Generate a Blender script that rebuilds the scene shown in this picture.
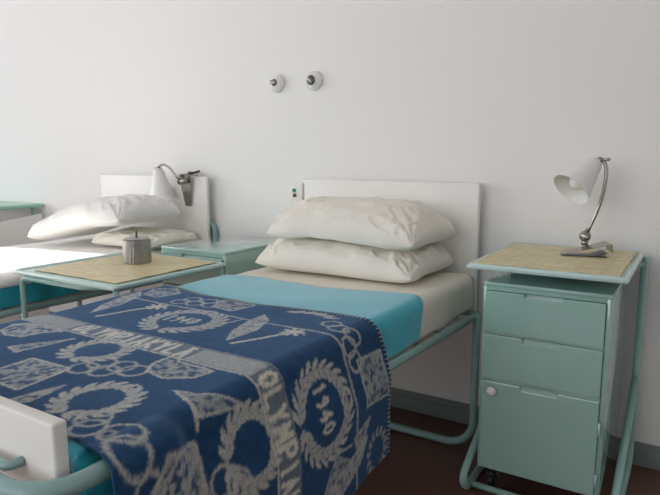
import bpy, bmesh, math, random
import numpy as np
from mathutils import Vector, Matrix, noise

random.seed(7)
scene = bpy.context.scene
for o in list(bpy.data.objects):
    bpy.data.objects.remove(o, do_unlink=True)

# ------------------------------------------------------------------ camera
CAM = Vector((0.0, -2.3153, 1.1))
RIGHT = Vector((0.84947, 0.52763, 0.0))
FWD = Vector((-0.52174, 0.83998, -0.14907))
UP = RIGHT.cross(FWD)
cam_data = bpy.data.cameras.new('camera')
cam = bpy.data.objects.new('camera', cam_data)
scene.collection.objects.link(cam)
m = Matrix((RIGHT, UP, -FWD)).transposed().to_4x4()
m.translation = CAM
cam.matrix_world = m
cam_data.sensor_width = 36.0
cam_data.lens = 596.99 / 660 * 36
cam_data.clip_start = 0.02
scene.camera = cam

# ------------------------------------------------------------------ light
world = bpy.data.worlds.new('sky_light')
scene.world = world
world.use_nodes = True
bg = world.node_tree.nodes['Background']
bg.inputs[0].default_value = (0.85, 0.92, 1.0, 1)
bg.inputs[1].default_value = 1.0

WIN_Y0, WIN_Y1, WIN_Z0, WIN_Z1 = -4.40, -1.38, 0.80, 2.66
WALL_X = -6.5
FRONT_Y = -4.8
FILL_X0, FILL_X1 = -3.6, -0.2  # unseen opening in the front wall, added to let fill light in
sun_data = bpy.data.lights.new('sun', 'SUN')
sun_data.energy = 14.0
sun_data.angle = math.radians(0.6)
sun_data.color = (1.0, 0.95, 0.87)
sun = bpy.data.objects.new('sun', sun_data)
scene.collection.objects.link(sun)
sun.location = (-7, -2.5, 4)
sun.rotation_euler = Vector((1.0, 0.2, -0.455)).to_track_quat('-Z', 'Y').to_euler()

sky_data = bpy.data.lights.new('daylight_and_fill', 'AREA')
sky_data.shape = 'RECTANGLE'
sky_data.size = 1.9
sky_data.size_y = 3.1
sky_data.energy = 94.0
sky_data.color = (0.94, 0.965, 1.0)
sky = bpy.data.objects.new('daylight_and_fill', sky_data)
scene.collection.objects.link(sky)
sky.location = (WALL_X - 0.30, (WIN_Y0 + WIN_Y1) / 2, (WIN_Z0 + WIN_Z1) / 2)
sky.rotation_euler = (0, -math.pi / 2, 0)
front_fill_data = bpy.data.lights.new('daylight_and_fill', 'AREA')  # added fill from behind the camera, brightens faces turned towards it
front_fill_data.shape = 'RECTANGLE'
front_fill_data.size = FILL_X1 - FILL_X0
front_fill_data.size_y = 1.9
front_fill_data.energy = 54.0
front_fill_data.color = (1.0, 0.99, 0.97)
front_fill = bpy.data.objects.new('daylight_and_fill', front_fill_data)
scene.collection.objects.link(front_fill)
front_fill.location = ((FILL_X0 + FILL_X1) / 2, FRONT_Y - 0.30, (WIN_Z0 + WIN_Z1) / 2)
front_fill.rotation_euler = (math.pi / 2, 0, 0)

vs = scene.view_settings
vs.view_transform = 'Standard'
vs.look = 'None'
vs.gamma = 1.0
vs.use_curve_mapping = False
vs.exposure = -0.13
scene.cycles.use_denoising = True
scene.cycles.max_bounces = 12
scene.cycles.diffuse_bounces = 8

# ------------------------------------------------------------------ materials
def srgb(r, g, b):
    f = lambda c: (c / 255 / 12.92) if c / 255 <= 0.04045 else ((c / 255 + 0.055) / 1.055) ** 2.4
    return (f(r), f(g), f(b), 1)

def new_mat(name):
    mt = bpy.data.materials.new(name)
    mt.use_nodes = True
    return mt, mt.node_tree.nodes, mt.node_tree.links, mt.node_tree.nodes['Principled BSDF']

def paint(name, col, rough=0.4, bump=0.0, scale=40, metallic=0.0, vary=0.03, sheen=0.0, coat=0.0):
    mt, N, L, b = new_mat(name)
    tc = N.new('ShaderNodeTexCoord')
    nz = N.new('ShaderNodeTexNoise')
    nz.inputs['Scale'].default_value = scale
    nz.inputs['Detail'].default_value = 5
    L.new(tc.outputs['Object'], nz.inputs['Vector'])
    mix = N.new('ShaderNodeMix'); mix.data_type = 'RGBA'
    lo = tuple(c * (1 - vary) for c in col[:3]) + (1,)
    hi = tuple(min(1, c * (1 + vary)) for c in col[:3]) + (1,)
    mix.inputs['A'].default_value = lo
    mix.inputs['B'].default_value = hi
    L.new(nz.outputs['Fac'], mix.inputs['Factor'])
    L.new(mix.outputs['Result'], b.inputs['Base Color'])
    b.inputs['Roughness'].default_value = rough
    b.inputs['Metallic'].default_value = metallic
    b.inputs['Sheen Weight'].default_value = sheen
    b.inputs['Coat Weight'].default_value = coat
    if bump:
        bp = N.new('ShaderNodeBump')
        bp.inputs['Strength'].default_value = bump
        bp.inputs['Distance'].default_value = 0.004
        L.new(nz.outputs['Fac'], bp.inputs['Height'])
        L.new(bp.outputs['Normal'], b.inputs['Normal'])
    return mt

M = {}
M['wall'] = paint('wall_paint', (0.84, 0.84, 0.835, 1), 0.75, 0.05, 25, vary=0.01)
M['ceiling'] = paint('ceiling_paint', (0.85, 0.85, 0.84, 1), 0.8, vary=0.01)
M['floor'] = paint('brown_linoleum', (0.120, 0.055, 0.042, 1), 0.45, 0.03, 9, vary=0.18)
M['base'] = paint('grey_green_skirting', (0.20, 0.24, 0.235, 1), 0.45, vary=0.05)
M['teal'] = paint('teal_lacquer', (0.31, 0.50, 0.455, 1), 0.16, 0.0, 14, vary=0.03, coat=1.0)
M['tray'] = paint('pale_teal_lacquer', (0.50, 0.67, 0.65, 1), 0.16, 0.01, 14, vary=0.03, coat=0.4)
M['tube'] = paint('teal_tube_lacquer', (0.30, 0.50, 0.47, 1), 0.28, 0.01, 30, vary=0.05)
M['bedtube'] = paint('grey_teal_tube_lacquer', (0.25, 0.40, 0.40, 1), 0.3, 0.01, 30, vary=0.06)
M['green'] = paint('green_table_lacquer', (0.29, 0.54, 0.43, 1), 0.2, vary=0.03)
M['board'] = paint('white_bed_lacquer', (0.80, 0.79, 0.765, 1), 0.35, 0.02, 18, vary=0.015)
M['white'] = paint('white_enamel', (0.82, 0.82, 0.80, 1), 0.3, vary=0.01)
M['porcelain'] = paint('white_porcelain', (0.80, 0.80, 0.78, 1), 0.15, vary=0.01, coat=0.5)
M['chrome'] = paint('worn_chrome', (0.40, 0.37, 0.345, 1), 0.25, 0.02, 60, metallic=1.0, vary=0.08)
M['steel'] = paint('brushed_steel', (0.36, 0.35, 0.34, 1), 0.32, 0.02, 50, metallic=1.0, vary=0.12)
M['black'] = paint('black_rubber', (0.02, 0.02, 0.02, 1), 0.5)
M['dark'] = paint('dark_metal', (0.10, 0.10, 0.11, 1), 0.35, metallic=0.8)
M['plastic'] = paint('white_plastic', (0.78, 0.78, 0.74, 1), 0.4, vary=0.01)
M['red'] = paint('brown_button', (0.20, 0.06, 0.03, 1), 0.4)
M['greenb'] = paint('green_button', (0.05, 0.30, 0.18, 1), 0.4)
M['bulb'] = paint('frosted_bulb', (0.80, 0.79, 0.76, 1), 0.25, vary=0.01)

def cloth_mat(name, col, bump=0.25, scale=420, vary=0.06, sheen=0.3, mottling=0.0):
    mt, N, L, b = new_mat(name)
    tc = N.new('ShaderNodeTexCoord')
    fine = N.new('ShaderNodeTexNoise'); fine.inputs['Scale'].default_value = scale; fine.inputs['Detail'].default_value = 3
    big = N.new('ShaderNodeTexNoise'); big.inputs['Scale'].default_value = 14; big.inputs['Detail'].default_value = 6
    L.new(tc.outputs['Object'], fine.inputs['Vector']); L.new(tc.outputs['Object'], big.inputs['Vector'])
    ad = N.new('ShaderNodeMath'); ad.operation = 'MULTIPLY_ADD'
    L.new(big.outputs['Fac'], ad.inputs[0]); ad.inputs[1].default_value = mottling
    L.new(fine.outputs['Fac'], ad.inputs[2])
    mix = N.new('ShaderNodeMix'); mix.data_type = 'RGBA'
    mix.inputs['A'].default_value = tuple(c * (1 - vary) for c in col[:3]) + (1,)
    mix.inputs['B'].default_value = tuple(min(1, c * (1 + vary)) for c in col[:3]) + (1,)
    L.new(ad.outputs[0], mix.inputs['Factor'])
    L.new(mix.outputs['Result'], b.inputs['Base Color'])
    b.inputs['Roughness'].default_value = 0.9
    b.inputs['Specular IOR Level'].default_value = 0.2
    b.inputs['Sheen Weight'].default_value = sheen
    b.inputs['Sheen Roughness'].default_value = 0.4
    bp = N.new('ShaderNodeBump'); bp.inputs['Strength'].default_value = bump; bp.inputs['Distance'].default_value = 0.0015
    L.new(fine.outputs['Fac'], bp.inputs['Height'])
    L.new(bp.outputs['Normal'], b.inputs['Normal'])
    return mt

M['cream'] = cloth_mat('cream_cotton', (0.80, 0.76, 0.68, 1), 0.12, vary=0.02, sheen=0.1)
M['cotton'] = cloth_mat('white_cotton', (0.84, 0.83, 0.81, 1), 0.12, vary=0.02, sheen=0.1)
M['pillow'] = cloth_mat('ivory_cotton', (0.82, 0.79, 0.72, 1), 0.12, vary=0.02, sheen=0.1)
M['turq'] = cloth_mat('turquoise_fleece', (0.025, 0.36, 0.47, 1), 0.5, 300, vary=0.22, sheen=0.7, mottling=0.5)
M['tick'] = cloth_mat('striped_ticking', (0.68, 0.64, 0.60, 1), 0.12, vary=0.05)
M['thread'] = cloth_mat('light_thread', (0.55, 0.53, 0.46, 1), 0.2, vary=0.06)

def wool_mat():
    mt, N, L, b = new_mat('patterned_wool')
    at = N.new('ShaderNodeAttribute'); at.attribute_name = 'weave'
    tc = N.new('ShaderNodeTexCoord')
    fz = N.new('ShaderNodeTexNoise'); fz.inputs['Scale'].default_value = 260; fz.inputs['Detail'].default_value = 4
    L.new(tc.outputs['Object'], fz.inputs['Vector'])
    md = N.new('ShaderNodeTexNoise'); md.inputs['Scale'].default_value = 45; md.inputs['Detail'].default_value = 5
    L.new(tc.outputs['Object'], md.inputs['Vector'])
    # fibres break up the woven figures a little
    mm = N.new('ShaderNodeMath'); mm.operation = 'MULTIPLY_ADD'
    L.new(fz.outputs['Fac'], mm.inputs[0]); mm.inputs[1].default_value = 0.7; mm.inputs[2].default_value = 0.62
    fac = N.new('ShaderNodeMath'); fac.operation = 'MULTIPLY'; fac.use_clamp = True
    L.new(at.outputs['Fac'], fac.inputs[0]); L.new(mm.outputs[0], fac.inputs[1])
    blue = N.new('ShaderNodeMix'); blue.data_type = 'RGBA'
    blue.inputs['A'].default_value = (0.006, 0.030, 0.086, 1)
    blue.inputs['B'].default_value = (0.022, 0.078, 0.175, 1)
    L.new(md.outputs['Fac'], blue.inputs['Factor'])
    mix = N.new('ShaderNodeMix'); mix.data_type = 'RGBA'
    L.new(fac.outputs[0], mix.inputs['Factor'])
    L.new(blue.outputs['Result'], mix.inputs['A'])
    mix.inputs['B'].default_value = (0.70, 0.67, 0.56, 1)
    L.new(mix.outputs['Result'], b.inputs['Base Color'])
    b.inputs['Roughness'].default_value = 0.95
    b.inputs['Specular IOR Level'].default_value = 0.1
    b.inputs['Sheen Weight'].default_value = 0.24
    b.inputs['Sheen Tint'].default_value = (0.45, 0.65, 1.0, 1)
    b.inputs['Sheen Roughness'].default_value = 0.5
    bp = N.new('ShaderNodeBump'); bp.inputs['Strength'].default_value = 0.5; bp.inputs['Distance'].default_value = 0.002
    L.new(fz.outputs['Fac'], bp.inputs['Height']); L.new(bp.outputs['Normal'], b.inputs['Normal'])
    return mt
M['wool'] = wool_mat()

def straw_mat():
    mt, N, L, b = new_mat('woven_straw')
    tc = N.new('ShaderNodeTexCoord')
    w1 = N.new('ShaderNodeTexWave'); w1.bands_direction = 'Y'; w1.inputs['Scale'].default_value = 75; w1.inputs['Distortion'].default_value = 1.2
    w1.inputs['Detail'].default_value = 2
    w2 = N.new('ShaderNodeTexWave'); w2.bands_direction = 'X'; w2.inputs['Scale'].default_value = 9; w2.inputs['Distortion'].default_value = 0.6
    nz = N.new('ShaderNodeTexNoise'); nz.inputs['Scale'].default_value = 60; nz.inputs['Detail'].default_value = 4
    mp = N.new('ShaderNodeMapping'); mp.inputs['Scale'].default_value = (0.25, 2.0, 1)
    for n in (w1, w2): L.new(tc.outputs['Object'], n.inputs['Vector'])
    L.new(tc.outputs['Object'], mp.inputs['Vector']); L.new(mp.outputs['Vector'], nz.inputs['Vector'])
    r = N.new('ShaderNodeValToRGB')
    r.color_ramp.elements[0].position = 0.25; r.color_ramp.elements[0].color = (0.55, 0.45, 0.21, 1)
    r.color_ramp.elements[1].position = 0.7; r.color_ramp.elements[1].color = (0.82, 0.74, 0.46, 1)
    L.new(nz.outputs['Fac'], r.inputs['Fac'])
    dk = N.new('ShaderNodeMix'); dk.data_type = 'RGBA'; dk.blend_type = 'MULTIPLY'
    pw = N.new('ShaderNodeMath'); pw.operation = 'POWER'; pw.inputs[1].default_value = 5
    L.new(w2.outputs['Fac'], pw.inputs[0])
    sc = N.new('ShaderNodeMath'); sc.operation = 'MULTIPLY'; sc.inputs[1].default_value = 0.14
    L.new(pw.outputs[0], sc.inputs[0]); L.new(sc.outputs[0], dk.inputs['Factor'])
    L.new(r.outputs['Color'], dk.inputs['A']); dk.inputs['B'].default_value = (0.6, 0.52, 0.38, 1)
    L.new(dk.outputs['Result'], b.inputs['Base Color'])
    b.inputs['Roughness'].default_value = 0.5
    b.inputs['Coat Weight'].default_value = 0.35
    b.inputs['Coat Roughness'].default_value = 0.25
    bp = N.new('ShaderNodeBump'); bp.inputs['Strength'].default_value = 0.6; bp.inputs['Distance'].default_value = 0.002
    L.new(w1.outputs['Fac'], bp.inputs['Height']); L.new(bp.outputs['Normal'], b.inputs['Normal'])
    return mt
M['straw'] = straw_mat()

# ------------------------------------------------------------------ helpers
COL = scene.collection

def obj(name, bm, mat, parent=None, smooth=False):
    me = bpy.data.meshes.new(name)
    bmesh.ops.recalc_face_normals(bm, faces=bm.faces)
    bm.to_mesh(me); bm.free()
    if smooth:
        for p in me.polygons: p.use_smooth = True
    me.materials.append(M[mat])
    o = bpy.data.objects.new(name, me)
    COL.objects.link(o)
    if parent is not None:
        o.parent = parent
    return o

def tag(o, label, cat, group=None):
    o['label'] = label; o['category'] = cat
    if group: o['group'] = group
    return o

def thing(name, label, cat, loc=(0, 0, 0), rz=0.0, group=None):
    o = bpy.data.objects.new(name, None)
    COL.objects.link(o)
    o.empty_display_size = 0.05
    o.location = loc; o.rotation_euler = (0, 0, rz)
    return tag(o, label, cat, group)

def struct(name, bm, mat, parent=None):
    o = obj(name, bm, mat, parent)
    if parent is None: o['kind'] = 'structure'
    return o

def autosmooth(o, ang=35):
    me = o.data
    for p in me.polygons: p.use_smooth = True
    bm = bmesh.new(); bm.from_mesh(me)
    for e in bm.edges:
        if len(e.link_faces) == 2 and e.calc_face_angle(0) > math.radians(ang): e.smooth = False
    bm.to_mesh(me); bm.free()
    return o

def box(bm, lo, hi, bev=0.0, seg=2):
    t = bmesh.new()
    bmesh.ops.create_cube(t, size=1)
    c = [(a + b) / 2 for a, b in zip(lo, hi)]
    s = [abs(b - a) for a, b in zip(lo, hi)]
    for v in t.verts:
        v.co = Vector((v.co.x * s[0] + c[0], v.co.y * s[1] + c[1], v.co.z * s[2] + c[2]))
    if bev:
        bmesh.ops.bevel(t, geom=list(t.edges), offset=bev, segments=seg, affect='EDGES', profile=0.5)
    me = bpy.data.meshes.new('tmp'); t.to_mesh(me); t.free(); bm.from_mesh(me); bpy.data.meshes.remove(me)
    return bm

def fillet(pts, rads, n=7, closed=False):
    P = [Vector(p) for p in pts]
    if not isinstance(rads, (list, tuple)): rads = [rads] * len(P)
    out = []
    k = len(P)
    for i, p in enumerate(P):
        if not closed and i in (0, k - 1):
            out.append(p); continue
        a = (P[i - 1] - p); b = (P[(i + 1) % k] - p)
        la, lb = a.length, b.length
        a.normalize(); b.normalize()
        ang = a.angle(b)
        if ang > math.pi - 0.01 or rads[i] <= 0:
            out.append(p); continue
        d = min(rads[i] / math.tan(ang / 2), 0.49 * la, 0.49 * lb)
        r = d * math.tan(ang / 2)
        bis = (a + b).normalized()
        c = p + bis * (r / math.sin(ang / 2))
        s = p + a * d - c; e = p + b * d - c
        tot = s.angle(e); ax = s.cross(e).normalized()
        for j in range(n + 1):
            out.append(c + Matrix.Rotation(tot * j / n, 3, ax) @ s)
    return out

def tube(bm, pts, r, seg=12, closed=False, caps=True, radii=None):
    P = [Vector(p) for p in pts]
    n = len(P)
    tans = []
    for i in range(n):
        if closed: t = P[(i + 1) % n] - P[i - 1]
        else: t = P[min(i + 1, n - 1)] - P[max(i - 1, 0)]
        tans.append(t.normalized())
    ref = Vector((0, 0, 1)) if abs(tans[0].z) < 0.9 else Vector((1, 0, 0))
    nrm = (ref - tans[0] * ref.dot(tans[0])).normalized()
    rings = []
    for i in range(n):
        if i: 
            nrm = (nrm - tans[i] * nrm.dot(tans[i])).normalized()
        bi = tans[i].cross(nrm)
        rr = radii[i] if radii else r
        rings.append([bm.verts.new(P[i] + (nrm * math.cos(2 * math.pi * k / seg) + bi * math.sin(2 * math.pi * k / seg)) * rr) for k in range(seg)])
    rng = n if closed else n - 1
    for i in range(rng):
        A, B = rings[i], rings[(i + 1) % n]
        off = 0
        if closed and i == n - 1:
            off = min(range(seg), key=lambda o: (A[0].co - B[o].co).length)
        for k in range(seg):
            bm.faces.new((A[k], A[(k + 1) % seg], B[(k + 1 + off) % seg], B[(k + off) % seg]))
    if caps and not closed:
        bm.faces.new(rings[0][::-1]); bm.faces.new(rings[-1])
    return bm

def lathe(bm, prof, seg=32, mat=None):
    """prof: (radius, height) pairs; mat: Matrix placing the local z axis"""
    mat = mat or Matrix.Identity(4)
    rings = []
    for r, z in prof:
        if r < 1e-6:
            rings.append([bm.verts.new(mat @ Vector((0, 0, z)))])
        else:
            rings.append([bm.verts.new(mat @ Vector((r * math.cos(2 * math.pi * k / seg), r * math.sin(2 * math.pi * k / seg), z))) for k in range(seg)])
    for A, B in zip(rings, rings[1:]):
        if len(A) == 1 and len(B) == 1: continue
        for k in range(seg):
            k2 = (k + 1) % seg
            if len(A) == 1: bm.faces.new((A[0], B[k], B[k2]))
            elif len(B) == 1: bm.faces.new((A[k], A[k2], B[0]))
            else: bm.faces.new((A[k], A[k2], B[k2], B[k]))
    return bm

def prism(bm, poly, y0, y1):
    """poly of (x, z) extruded along y"""
    a = [bm.verts.new((x, y0, z)) for x, z in poly]
    b = [bm.verts.new((x, y1, z)) for x, z in poly]
    n = len(poly)
    f0 = bm.faces.new(a); f1 = bm.faces.new(b[::-1])
    for i in range(n):
        bm.faces.new((a[i], b[i], b[(i + 1) % n], a[(i + 1) % n]))
    return bm

def axis_matrix(origin, direction):
    q = Vector(direction).to_track_quat('Z', 'Y')
    mm = q.to_matrix().to_4x4(); mm.translation = Vector(origin)
    return mm

def bevel_mod(o, w=0.003, seg=2):
    md = o.modifiers.new('bevel', 'BEVEL'); md.width = w; md.segments = seg; md.limit_method = 'ANGLE'
    md.angle_limit = math.radians(40)
    return o

# ------------------------------------------------------------------ the room
RX, FY, CZ = 2.3, FRONT_Y, 3.0
bm = bmesh.new(); box(bm, (WALL_X - 0.3, FY - 0.2, -0.1), (RX + 0.2, 0.2, 0.0)); struct('floor', bm, 'floor')
bm = bmesh.new(); box(bm, (WALL_X - 0.3, FY - 0.2, CZ), (RX + 0.2, 0.2, CZ + 0.1)); struct('ceiling', bm, 'ceiling')
bm = bmesh.new(); box(bm, (WALL_X - 0.2, 0.0, 0.0), (RX + 0.2, 0.2, CZ)); struct('wall_back', bm, 'wall')
bm = bmesh.new(); box(bm, (RX, FY, 0.0), (RX + 0.2, 0.0, CZ)); struct('wall_right', bm, 'wall')
bm = bmesh.new()
box(bm, (WALL_X - 0.2, FY - 0.2, 0), (RX + 0.2, FY, WIN_Z0))
box(bm, (WALL_X - 0.2, FY - 0.2, WIN_Z1), (RX + 0.2, FY, CZ))
box(bm, (WALL_X - 0.2, FY - 0.2, WIN_Z0), (FILL_X0, FY, WIN_Z1))
box(bm, (FILL_X1, FY - 0.2, WIN_Z0), (RX + 0.2, FY, WIN_Z1))
struct('wall_front', bm, 'wall')
bm = bmesh.new()
box(bm, (WALL_X - 0.2, FY, 0), (WALL_X, 0, WIN_Z0))
box(bm, (WALL_X - 0.2, FY, WIN_Z1), (WALL_X, 0, CZ))
box(bm, (WALL_X - 0.2, FY, WIN_Z0), (WALL_X, WIN_Y0, WIN_Z1))
box(bm, (WALL_X - 0.2, WIN_Y1, WIN_Z0), (WALL_X, 0, WIN_Z1))
struct('wall_left', bm, 'wall')
bm = bmesh.new()
fx0, fx1 = WALL_X - 0.14, WALL_X - 0.08
for (a, b, c, d) in ((WIN_Y0, WIN_Y1, WIN_Z0, WIN_Z0 + .05), (WIN_Y0, WIN_Y1, WIN_Z1 - .03, WIN_Z1),
                     (WIN_Y0, WIN_Y0 + .05, WIN_Z0, WIN_Z1), (WIN_Y1 - .03, WIN_Y1, WIN_Z0, WIN_Z1)):
    box(bm, (fx0, a, c), (fx1, b, d))
struct('window_1', bm, 'white')
bm = bmesh.new()
for (a, b, c, d) in ((FILL_X0, FILL_X1, WIN_Z0, WIN_Z0 + .05), (FILL_X0, FILL_X1, WIN_Z1 - .05, WIN_Z1), (FILL_X0, FILL_X0 + .05, WIN_Z0, WIN_Z1),
                     (FILL_X1 - .05, FILL_X1, WIN_Z0, WIN_Z1), ((FILL_X0 + FILL_X1) / 2 - .025, (FILL_X0 + FILL_X1) / 2 + .025, WIN_Z0, WIN_Z1)):
    box(bm, (a, FY - 0.14, c), (b, FY - 0.08, d))
struct('added_fill_window', bm, 'white')  # frame of the unseen opening added for the fill light
def skirting(name, axis, a, b, pos, sgn):
    bm = bmesh.new()
    for z0, z1, th in ((0.0, 0.062, 0.020), (0.062, 0.084, 0.012)):
        if axis == 'x': box(bm, (a, min(pos, pos + sgn * th), z0), (b, max(pos, pos + sgn * th), z1), 0.002)
        else: box(bm, (min(pos, pos + sgn * th), a, z0), (max(pos, pos + sgn * th), b, z1), 0.002)
    struct(name, bm, 'base')
skirting('baseboard_back', 'x', WALL_X, RX, 0.0, -1)
skirting('baseboard_left', 'y', FY, -0.021, WALL_X, 1)
skirting('baseboard_right', 'y', FY, -0.021, RX, -1)

# ------------------------------------------------------------------ beds
def make_bed(label, xc, half, fhalf, lhalf, headx0, headx1, hz, loop):
    """origin on the floor under the bed centre at the wall"""
    t = thing('hospital_bed', label, 'bed', (xc, 0, 0), 0, 'hospital beds along the wall')
    L = lambda x: x - xc
    # head board
    bm = bmesh.new()
    box(bm, (L(headx0), -0.066, 0.42), (L(headx1), -0.044, hz), 0.006, 3)
    autosmooth(obj('headboard', bm, 'board', t))
    # foot board
    bm = bmesh.new()
    box(bm, (L(headx0) + 0.012, -1.858, 0.34), (L(headx1) - 0.012, -1.834, 0.735), 0.0045, 3)
    autosmooth(obj('footboard', bm, 'board', t))
    r = 0.0135
    # side rails and cross bars under the mattress
    for s in (-1, 1):
        bm = bmesh.new()
        rx = half - 0.015
        tube(bm, fillet([(s * (lhalf - 0.010), -0.225, 0.522), (s * rx, -0.88, 0.522), (s * rx, -1.72, 0.522)], 0.8), r, 14)
        o = obj('side_rail', bm, 'bedtube', t, True)
    bm = bmesh.new()
    for k in range(9):
        y = -0.25 - k * 0.175
        box(bm, (-half + 0.020, y - 0.012, 0.505), (half - 0.020, y + 0.012, 0.510))
    obj('mattress_support', bm, 'bedtube', t)
    # head leg frame: floor runner and two uprights
    y = -0.225
    bm = bmesh.new()
    tube(bm, fillet([(-lhalf, y, 0.530), (-lhalf, y, 0.0155), (lhalf, y, 0.0155), (lhalf, y, 0.530)], 0.10), 0.0145, 14)
    obj('leg_frame', bm, 'bedtube', t, True)
    # foot leg frame running up into the loop that wraps the foot board
    y = -1.735
    bm = bmesh.new()
    tube(bm, fillet([(-fhalf, y, 0.018), (fhalf, y, 0.018), (fhalf, y, 0.652), (fhalf, -1.905, 0.652), (-fhalf, -1.905, 0.652), (-fhalf, y, 0.652)],
                    [0.07, 0.07, 0.03, 0.075, 0.075, 0.03], closed=True), 0.0145, 14, closed=True)
    obj('leg_frame', bm, 'bedtube', t, True)
    for s in (-1, 1):
        bm = bmesh.new()
        px = L(headx1) - 0.09 if s > 0 else L(headx0) + 0.09
        tube(bm, [(px, -1.859, 0.662), (px, -1.8745, 0.662), (px - s * 0.004, -1.88, 0.662), (px - s * 0.07, -1.88, 0.662)], 0.0075, 10)
        obj('bracket', bm, 'bedtube', t, True)
    # bent tube behind the head board
    bm = bmesh.new()
    xa, xb = L(headx0) - loop, L(headx1) + loop
    tube(bm, fillet([(xa, -0.025, 0.42), (xa, -0.025, 0.768), (xb, -0.025, 0.768), (xb, -0.025, 0.42)], 0.05), 0.0125, 12)
    for xx in (xa + 0.06, xb - 0.06):
        tube(bm, [(xx, -0.025, 0.47), (xx * half / abs(xx) * 0.97, -0.10, 0.50), (xx * half / abs(xx) * 0.985, -0.225, 0.50)], 0.009, 8)
    obj('head_bracket', bm, 'bedtube', t, True)
    return t

bed_r = make_bed('hospital bed nearest the camera, white headboard and teal tube frame, under a patterned blue blanket',
                 -1.13, 0.440, 0.425, 0.466, -1.537, -0.723, 1.004, -0.05)
bed_l = make_bed('hospital bed further left, with a clip lamp on its headboard and sunlit white sheets',
                 -2.575, 0.412, 0.432, 0.426, -2.963, -2.135, 1.004, 0.012)

def bed_mattress(label, xc, half, ztop):
    bm = bmesh.new()
    box(bm, (-half, -1.80, 0.512), (half, -0.085, ztop), 0.028, 4)
    o = obj('mattress', bm, 'tick', None, True)
    o.location = (xc, 0, 0)
    return tag(o, label, 'mattress')
bed_mattress('thick mattress of the nearest bed, covered by a cream sheet', -1.13, 0.394, 0.643)
bed_mattress('pale mattress of the left bed, peeping out beside its turquoise blanket', -2.575, 0.376, 0.643)

# --- cloth laid over a mattress -------------------------------------------
def vnoise(x, y, z=0.0):
    return noise.noise(Vector((x, y, z)))

def ripple(x, y):
    return 0.0035 * vnoise(x * 3.1, y * 3.1, 1.7) + 0.0018 * vnoise(x * 8, y * 8, 4.2)

class Cloth:
    """s runs across the bed (world x while on top), y along it"""
    def __init__(self, xl, xr, ztop, dropl, dropr, r=0.035, flare=0.0, wav=0.0, yfoot=None):
        self.xl, self.xr, self.z, self.dl, self.dr, self.r, self.fl, self.wav = xl, xr, ztop, dropl, dropr, r, flare, wav
        q = r * math.pi / 2
        self.s0 = xl + r - q - dropl; self.s1 = xr - r + q + dropr
        self.yfoot = yfoot
    def xz(self, s):
        r = self.r; q = r * math.pi / 2
        if s > self.xr - r:
            a = s - (self.xr - r)
            if a < q: return self.xr - r + r * math.sin(a / r), self.z - r + r * math.cos(a / r), 0
            return self.xr, self.z - r - (a - q), a - q
        if s < self.xl + r:
            a = (self.xl + r) - s
            if a < q: return self.xl + r - r * math.sin(a / r), self.z - r + r * math.cos(a / r), 0
            return self.xl, self.z - r - (a - q), a - q
        return s, self.z, 0
    def pt(self, s, y):
        x, z, d = self.xz(s)
        if self.yfoot is not None and y < self.yfoot + 0.03:
            r = 0.03; q = r * math.pi / 2
            a = (self.yfoot + r) - y
            if a < q: y2, dz = self.yfoot + r - r * math.sin(a / r), r - r * math.cos(a / r)
            else: y2, dz = self.yfoot, r + a - q
            z -= dz
            return Vector((x, y2, z)), d + dz
        return Vector((x, y, z)), d
    def build(self, name, mat, ya, yb, step=0.01, thick=0.003, extra=None, dropfun=None):
        """ya(s), yb(s): head and foot edge of the cloth"""
        ns = max(2, int((self.s1 - self.s0) / step)); 
        ny = max(2, int(abs(ya(-1) - yb(-1)) / step))
        bm = bmesh.new(); grid = []
        S = []
        for i in range(ns + 1):
            s = self.s0 + (self.s1 - self.s0) * i / ns
            row = []
            for j in range(ny + 1):
                y = ya(s) + (yb(s) - ya(s)) * j / ny
                ss = s
                if dropfun and s > self.xr:      # uneven hem: squeeze the hanging length
                    ss = self.xr + (s - self.xr) * dropfun(y)
                p, d = self.pt(ss, y)
                if d > 0:
                    sgn = 1 if s > 0.5 * (self.xl + self.xr) else -1
                    p.x += sgn * (self.fl * min(1, d / 0.12) + self.wav * min(1, d / 0.15) * (math.sin(y * 16 + 1.3) * 0.6 + vnoise(y * 7, s * 1.0, 3) ))
                else:
                    p.z += ripple(p.x, p.y)
                if extra: p += extra(ss, y, d)
                row.append(bm.verts.new(p)); S.append((ss, y))
            grid.append(row)
        for i in range(ns):
            for j in range(ny):
                bm.faces.new((grid[i][j], grid[i + 1][j], grid[i + 1][j + 1], grid[i][j + 1]))
        o = obj(name, bm, mat, None, True)
        if thick:
            md = o.modifiers.new('thickness', 'SOLIDIFY'); md.thickness = thick; md.offset = 0
        self.S = np.array(S)
        return o

def lerp_curve(pts):
    xs = [p[0] for p in pts]; ys = [p[1] for p in pts]
    return lambda s: float(np.interp(s, xs, ys))

# right bed: cream sheet
def creases(s, y, d):
    k = 0.006 * vnoise(s * 9 + y * 5, y * 6 - s * 3, 9.1) + 0.003 * vnoise(s * 22, y * 9, 2.0)
    if d > 0.0:
        w = min(1, d / .06) * min(1, max(0, (y + 0.66) / 0.08))
        return Vector((w * (0.001 + 0.006 * vnoise(y * 13, s * 4, 6.6) + 0.002 * math.sin(y * 41 + 2 * vnoise(y * 5, 0, 0))), 0, 0))
    return Vector((0, 0, 0.6 * abs(k)))
sh = Cloth(-1.536, -0.727, 0.652, 0.06, 0.115, r=0.034, flare=0.0)
o = sh.build('bed_sheet', 'cream', lambda s: -0.10, lambda s: -1.25, 0.012, 0.002, creases,
             dropfun=lambda y: 1.0 - 0.22 * (0.5 + 0.5 * vnoise(y * 6, 2.2, 0)))
tag(o, 'cream cotton sheet spread over the nearest bed below the stacked pillows', 'sheet')
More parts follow.
